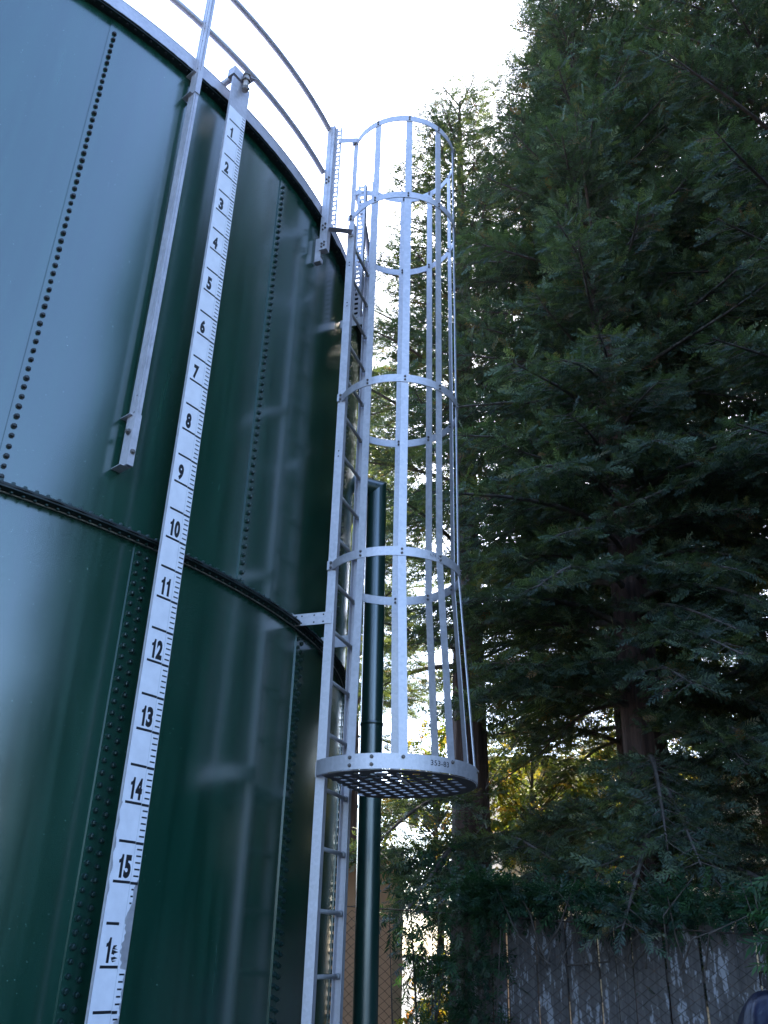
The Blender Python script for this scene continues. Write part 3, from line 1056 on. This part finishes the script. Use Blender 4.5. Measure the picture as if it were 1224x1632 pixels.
for tt in np.arange(1.8, 17.5, 2.4):
    mb = MB(); mb.box(fp(tt, -.27, .95), FD, FNr, Z, .045, .045, .95); part(mb, 'post', M_TWIG, wf)

cf = thing('chain_link_fence', 'rusty chain link fence running in front of the wooden boards', 'fence', tuple(fp(0)))
M_WIRE = make_galv('rusty wire', (.045, .035, .032), .2, .8, .5)
P_, S_ = [], []
pitch, half = .058, .040
segs = []
nw = int(17.6 / pitch)
for i in range(nw):
    t0 = -3.0 + i * pitch
    top = ftop(t0) - .05; k = 0; z = .04
    pts = []
    while z < top:
        pts.append((t0 + (pitch * .52 if (k + i) % 2 else -pitch * .52), z, (.004 if k % 2 else -.004))); z += half; k += 1
    segs.append(pts)
vs, fs = [], []
rw = .0036
for pts in segs:
    bse = len(vs)
    for (tt, z, o) in pts:
        p = fp(tt, o, z)
        for a in range(3):
            q = 2 * math.pi * a / 3
            vs.append(tuple(p + FD * (rw * math.cos(q)) + FNr * (rw * math.sin(q))))
    for j in range(len(pts) - 1):
        for a in range(3):
            fs.append((bse + j * 3 + a, bse + j * 3 + (a + 1) % 3, bse + j * 3 + 3 + (a + 1) % 3, bse + j * 3 + 3 + a))
w_ = np_mesh('wire_mesh', np.array(vs), np.array(fs), M_WIRE, cf)
w_.data.transform(Matrix.Translation(-Vector(cf.location)))
mb = MB(); mb.tube([fp(-3, -.012, ftop(-3) - .03), fp(14.5, -.012, ftop(14.5) - .03)], .006, 6); part(mb, 'top_wire', M_WIRE, cf)
for tt in (-2.6, 8.8, 11.7, 14.5):
    mb = MB(); mb.tube([fp(tt, -.04, 0), fp(tt, -.04, ftop(tt))], .024, 10); part(mb, 'post', M_GALV2, cf)

# stub of a weathered post behind the fence
mb = MB()
pp = V(*polar(10.3, 9.6))
sp = thing('wooden_post', 'grey weathered square post standing among leaves behind the fence', 'post', tuple(pp))
mb.box(pp + Z * 1.0, (1, -.2, 0), (.2, 1, 0), Z, .105, .105, 1.05)
part(mb, 'shaft', M_BOARD, sp)
mb = MB(); mb.box(pp + V(.05, 0, 2.16), (1, -.2, 0), (.2, 1, 0), Z, .055, .06, .108)
part(mb, 'head_block', M_TWIG, sp)

# ------------------------------------------------------------------ buildings behind
def make_stucco(name, c, var=.08):
    m, n, l, b = new_mat(name)
    t = noise(n, l, 1.3, 6, .65); r = ramp(n, l, t.outputs[0], [(.3, tuple(x * (1 - var) for x in c)), (.7, tuple(min(1, x * (1 + var)) for x in c))])
    l.new(r.outputs[0], b.inputs['Base Color']); b.inputs['Roughness'].default_value = .9
    f = noise(n, l, 60, 4, .7); bump(n, l, f.outputs[0], .4, .01, b)
    return m
M_PEACH = make_stucco('peach stucco', (.56, .31, .18))
M_CREAM = make_stucco('cream stucco', (.80, .60, .38))
M_ROOF = mat_noise('brown shingle', (.05, .035, .03), (.10, .075, .065), 12, .9, bmp=.5)
M_TRIM = plain('brown trim', (.10, .075, .05), .7)
M_WIN = plain('window glass', (.02, .025, .03), .08)
x1, yb = .46, 14.6
sh = thing('stucco_shed', 'small peach stucco building with sloping eave seen behind the chain link', 'building', (-2.5, yb, 0))
mb = MB()
vs = [V(-5.2, yb, 0), V(x1, yb, 0), V(x1, yb, 2.90), V(-5.2, yb, 2.0), V(-5.2, yb + 4, 0), V(x1, yb + 4, 0), V(x1, yb + 4, 2.90), V(-5.2, yb + 4, 2.0)]
mb.add(vs, [(0, 1, 2, 3), (5, 4, 7, 6), (1, 5, 6, 2), (4, 0, 3, 7), (3, 2, 6, 7)])
part(mb, 'wall', M_PEACH, sh)
mb = MB(); mb.box(V(x1 - .07, yb - .012, 1.40), (1, 0, 0), (0, 1, 0), Z, .075, .012, 1.40); part(mb, 'shaded_corner_trim', make_stucco('shaded tan corner', (.34, .22, .13)), sh)  # corner strip of the wall; its shade is put into the darker tan
mb = MB()
d_ = V(x1 + 5.2, 0, .9).normalized()
mb.box(V((x1 - 5.2) / 2 - .06, yb + 1.9, 2.50), d_, (0, 1, 0), d_.cross(V(0, 1, 0)), 2.92, 2.35, .05)
part(mb, 'roof', M_ROOF, sh)
yc = 20.0; xa, xb_ = 2.75, 18.0; hc = 5.35
cb = thing('cream_building', 'long two storey cream stucco building behind the redwood trunks', 'building', (xa, yc, 0))
mb = MB(); mb.box(V((xa + xb_) / 2, yc + 4, hc / 2), (1, 0, 0), (0, 1, 0), Z, (xb_ - xa) / 2, 4, hc / 2); part(mb, 'wall', M_CREAM, cb)
mb = MB(); mb.box(V((xa + xb_) / 2, yc + 4, hc + .09), (1, 0, 0), (0, 1, 0), Z, (xb_ - xa) / 2 + .25, 4.25, .085); part(mb, 'roof', M_ROOF, cb)
for wx, wz in ((4.0, 1.5), (6.6, 1.5), (4.2, 3.9)):
    mb = MB()
    for sx, sz, hx, hz in ((0, .66, .62, .06), (0, -.66, .66, .06), (-.56, 0, .06, .6), (.56, 0, .06, .6)):
        mb.box(V(wx + sx, yc - .03, wz + sz), (1, 0, 0), (0, 1, 0), Z, hx, .027, hz)
    wn = part(mb, 'window', M_TRIM, cb)
    mb = MB(); mb.box(V(wx, yc - .008, wz), (1, 0, 0), (0, 1, 0), Z, .5, .006, .6); part(mb, 'pane', M_WIN, cb, wn)

# ------------------------------------------------------------------ bushes, climbers, sunlit trees
def leaf_template(k=6, ln=.34, wd=.085, seed=0, droop=.25):
    r = np.random.default_rng(seed); quads = []
    for i in range(k):
        x = .1 + .8 * i / (k - 1)
        for sg in (1, -1):
            a = sg * r.uniform(.5, 1.1); L = ln * r.uniform(.8, 1.2)
            d = np.array([math.cos(a), math.sin(a), -droop * r.uniform(.2, 1.4)]); s = np.array([-math.sin(a), math.cos(a), r.uniform(-.3, .3)])
            bb = np.array([x, 0, -.15 * x * x])
            quads.append([bb, bb + d * L * .45 + s * wd, bb + d * L + np.array([0, 0, -.06]), bb + d * L * .45 - s * wd])
    quads.append([np.array([0, -.012, 0]), np.array([.9, -.006, -.12]), np.array([.9, .006, -.12]), np.array([0, .012, 0])])
    return np.array(quads)
OVAL = [leaf_template(5, .30, .10, 40 + s) for s in range(3)]
LONG = [leaf_template(6, .42, .055, 50 + s, .5) for s in range(3)]
M_CLIMB = make_leaf('climber leaves', [(0, (.012, .034, .022)), (.6, (.022, .060, .030)), (1, (.040, .090, .032))], .2, .5, (1.8, 2.0, .8))
M_BAMB = make_leaf('long bright leaves', [(0, (.014, .042, .020)), (.6, (.028, .080, .028)), (1, (.060, .12, .035))], .25, .45, (1.8, 1.9, .8))
M_YEL = make_leaf('yellow green leaves', [(0, (.10, .15, .02)), (.5, (.22, .24, .03)), (.85, (.32, .25, .03)), (1, (.36, .15, .03))], .5, .6, (1.5, 1.3, .8))
M_AUT = make_leaf('autumn leaves', [(0, (.05, .09, .02)), (.5, (.11, .15, .025)), (.88, (.22, .20, .03)), (1, (.32, .16, .03))], .5, .6, (1.6, 1.3, .8))

def foliage(name, root, mat, pos, dirs, size, templ, seed, rollsd=.6):
    rng = np.random.default_rng(seed)
    n = len(pos)
    dirs = dirs / np.linalg.norm(dirs, axis=1, keepdims=True)
    v, f, tt = place_sprays(pos, dirs, size * rng.uniform(.65, 1.3, n), rng.normal(0, rollsd, n), templ, rng.random(n), rng)
    o = np_mesh(name, v, f, mat, root, tt)
    o.data.transform(Matrix.Translation(-Vector(root.location)))
    return o

# climbing shrub over the fence top
rng = np.random.default_rng(77)
cl = thing('climbing_shrub', 'dark feathery shrub spilling over the wooden fence top beside the trunk', 'shrub', tuple(fp(2.2)))
pos, dr = [], []
fdn, fnn = np.array(FD), np.array(FNr)
def clump(t, off, z, r, k, droop):
    c = np.array(fp(t, off, z))
    for _ in range(k):
        d = rng.normal(0, 1, 3); d /= np.linalg.norm(d)
        d[2] = abs(d[2]) * .6 if rng.random() < .6 else d[2]
        p = c + d * r * rng.uniform(.35, 1.0)
        q = d + fnn * .35 + np.array([0, 0, -droop]) + rng.normal(0, .75, 3)
        pos.append(p); dr.append(q)
for i in range(24):
    t = rng.uniform(1.80, 2.25); clump(t, rng.uniform(-.05, .25), rng.uniform(.4, 2.0), rng.uniform(.28, .42), 60, .35)
for i in range(30):
    t = rng.uniform(2.0, 4.0); clump(t, rng.uniform(-.2, .2), 2.0 - .085 * (t - 2) + rng.uniform(-.03, .12), rng.uniform(.12, .20), 40, .05)
for i in range(16):
    t = rng.uniform(3.8, 5.6); clump(t, rng.uniform(-.3, .12), 1.84 + rng.uniform(.0, .08), rng.uniform(.12, .20), 26, .1)
foliage('foliage', cl, M_CLIMB, np.array(pos), np.array(dr), .16, SPRAYS, 5)
mb = MB()
for i in range(26):
    t = rng.uniform(1.4, 4.6); p0 = fp(t, .1, .0 if t < 2.4 else 1.5); p1 = fp(t + rng.uniform(-.4, .4), rng.uniform(0, .3), rng.uniform(1.6, 2.2))
    mb.tube([p0, (p0 + p1) / 2 + V(*rng.normal(0, .06, 3)), p1], [.010, .007, .003], 5, False)
part(mb, 'stems', M_TWIG, cl)

sr = thing('leafy_shrub', 'bright green long leaved shrub leaning over the fence above the blue sheet', 'shrub', tuple(fp(5.0)))
pos, dr = [], []
for i in range(26):
    t = rng.uniform(4.75, 5.9); clump(t, rng.uniform(-.1, .35), rng.uniform(1.45, 2.45) - .30 * abs(t - 5.5), rng.uniform(.16, .28), 22, .5)
foliage('foliage', sr, M_BAMB, np.array(pos), np.array(dr), .20, LONG, 6)
mb = MB()
for i in range(16):
    t = rng.uniform(4.5, 5.8); p0 = fp(t, .2, 0); p1 = fp(t + rng.uniform(-.5, .3), rng.uniform(.0, .4), rng.uniform(1.7, 2.6))
    mb.tube([p0, (p0 + p1) / 2 + V(*rng.normal(0, .08, 3)), p1], [.011, .008, .003], 5, False)
part(mb, 'stems', M_TWIG, sr)

# small tree with drooping leaves against the peach wall
st = thing('slender_sapling', 'slender sapling with drooping dark leaves against the peach wall', 'tree', (.62, 10.6, 0))
pos, dr = [], []
for i in range(26):
    c = np.array([.62 + rng.normal(0, .22), 10.6 + rng.normal(0, .2), rng.uniform(1.35, 2.7)])
    for _ in range(13):
        d = rng.normal(0, 1, 3); pos.append(c + d * .10); d[2] -= .9; dr.append(d)
foliage('foliage', st, M_CLIMB, np.array(pos), np.array(dr), .17, LONG, 8)
mb = MB()
for dx in (-.06, .05):
    mb.tube([V(.62 + dx, 10.6, 0), V(.60 + dx * 2, 10.62, 1.2), V(.62 + dx * 4, 10.6, 2.6)], [.016, .012, .004], 6)
part(mb, 'stem', M_TWIG, st)

def sunny_tree(loc, H, rx, rz_, zc, nc, k, mat, label, name, seed, size=.2, templ=OVAL, cat='tree', flat=1.0, group=None):
    rg = np.random.default_rng(seed)
    root = thing(name, label, cat, loc, 0, group)
    base = np.array(loc); pos, dr = [], []
    mb = MB()
    th = .02 + .008 * H
    if cat == 'tree':
        mb.tube([V(*loc), V(loc[0] + .05, loc[1], H * .35), V(loc[0] - .05, loc[1] + .1, H * .7), V(loc[0], loc[1], H * .97)], [th * 1.3, th, th * .6, .008], 10)
    for i in range(nc):
        d = rg.normal(0, 1, 3); d /= np.linalg.norm(d)
        rr = rg.uniform(.25, 1.0) ** .6
        c = base + np.array([0, 0, zc]) + d * np.array([rx, rx, rz_]) * rr
        s = base + np.array([0, 0, max(.05, min(H * .9, c[2] - rz_ * .45))])
        mid = (s + c) / 2 + np.array([0, 0, .1]) + rg.normal(0, .06, 3)
        mb.tube([tuple(s), tuple(mid), tuple(c)], [.012 + .002 * H, .009, .003], 4, False)
        cr = rg.uniform(.22, .45) * (rx / 1.4) ** .5
        for _ in range(k):
            e = rg.normal(0, 1, 3); e /= np.linalg.norm(e)
            pos.append(c + e * cr * rg.uniform(.2, 1)); q = e + np.array([0, 0, -.35]) + rg.normal(0, .4, 3); dr.append(q)
    part(mb, 'trunk' if cat == 'tree' else 'stems', M_TWIG, root)
    foliage('crown' if cat == 'tree' else 'foliage', root, mat, np.array(pos), np.array(dr), size, templ, seed + 1)
    return root
sunny_tree((1.15, 16.8, 0), 5.6, 1.5, 1.7, 3.9, 46, 34, M_AUT, 'sunlit yellow orange leafy tree showing between the green pipe and the bare trunk', 'deciduous_tree', 301)
sunny_tree((2.75, 15.6, 0), 5.4, 1.5, 1.6, 3.9, 48, 34, M_AUT, 'backlit yellow green tree showing between the two redwood trunks', 'deciduous_tree', 311)
sunny_tree((4.9, 17.4, 0), 6.2, 1.7, 1.8, 4.6, 46, 34, M_AUT, 'backlit golden tree in front of the cream wall', 'deciduous_tree', 321)
sunny_tree((.85, 13.4, 0), 1.3, .42, .55, .62, 18, 30, M_YEL, 'small sunlit yellow green bush at the corner of the peach building', 'bush', 331, .16, cat='bush')
sunny_tree((1.25, 15.2, 0), 1.8, .6, .8, .95, 20, 30, M_YEL, 'sunlit yellowish bush farther behind the sapling', 'bush', 341, .18, cat='bush')

rg = np.random.default_rng(9)
hp, hd = [], []
for i in range(7000):  # unseen foliage band, added to darken the low horizon mirrored in the tank
    a = D(rg.uniform(95, 175)); r_ = 26 + rg.normal(0, .9)
    hp.append((r_ * math.sin(a), r_ * math.cos(a), 2.9 * rg.random() ** .7 + .25 * math.sin(a * 40))); hd.append(rg.normal(0, 1, 3) + np.array([0, 0, .3]))
hv = foliage('added_hedge', go, M_CLIMB, np.array(hp), np.array(hd), .75, OVAL, 12)
hv.parent = None
tag(hv, 'unseen band of dark foliage added to darken the low reflection in the tank', 'added_hedge', kind='stuff')

hp, hd = [], []
for i in range(9000):  # unseen greenery added to fill bright gaps between trees in the tank reflection
    u = rg.random(); a = np.array([7.2 + 9.5 * u, 3.6 - 2.0 * u]) + rg.normal(0, .55, 2)
    hp.append((a[0], a[1], (4.6 + .5 * math.sin(u * 30)) * rg.random() ** .7)); hd.append(rg.normal(0, 1, 3) + np.array([0, 0, .3]))
for i in range(6000):  # second added row, removes a low bright blob from the tank reflection
    u = rg.random(); a = np.array([8.6 + 8.5 * u, 8.6 - 3.2 * u]) + rg.normal(0, .5, 2)
    hp.append((a[0], a[1], (5.2 + .5 * math.sin(u * 30)) * rg.random() ** .7)); hd.append(rg.normal(0, 1, 3) + np.array([0, 0, .3]))
h2 = thing('added_tall_hedge', 'unseen tall dark foliage added to close bright gaps in the tank reflection', 'added_hedge', (12, 2.6, 0))
foliage('foliage', h2, M_CLIMB, np.array(hp), np.array(hd), .5, OVAL, 14)
mb = MB()
for i in range(14):
    u = (i + .5) / 14; mb.tube([V(7.2 + 9.5 * u, 3.6 - 2 * u, 0), V(7.3 + 9.5 * u, 3.6 - 2 * u, 3.0)], [.04, .015], 6)
part(mb, 'stems', M_TWIG, h2)

# ------------------------------------------------------------------ tarp-covered heap in the corner
hc_ = V(*polar(22.2, 6.9))
nu, nv = 64, 40
vs, fs = [], []
for j in range(nv + 1):
    v_ = j / nv
    for i in range(nu):
        a = 2 * math.pi * i / nu
        zz = 1.40 * (1 - v_ ** 2.2)
        rr = .35 * (v_ ** .55) * (1 + .25 * v_)
        fold = 1 + v_ * (.07 * math.sin(a * 7 + v_ * 3) + .05 * math.sin(a * 13 - v_ * 5)) + .03 * math.sin(a * 3 + v_ * 17)
        vs.append((rr * fold * math.cos(a), rr * fold * math.sin(a), zz + .02 * math.sin(a * 4 + v_ * 20) * v_ * (1 - v_)))
for j in range(nv):
    for i in range(nu):
        fs.append((j * nu + i, (j + 1) * nu + i, (j + 1) * nu + (i + 1) % nu, j * nu + (i + 1) % nu))
mb = MB(); mb.add(vs, fs, True)
tp = mb.build('tarp', mat_noise('dark blue plastic sheet', (.003, .004, .014), (.007, .009, .03), 9, .4, bmp=.5, bdist=.02))
tp.location = hc_
tag(tp, 'dark blue crumpled plastic sheet over a heap beside the fence', 'tarp')
print('faces', nA, nB)
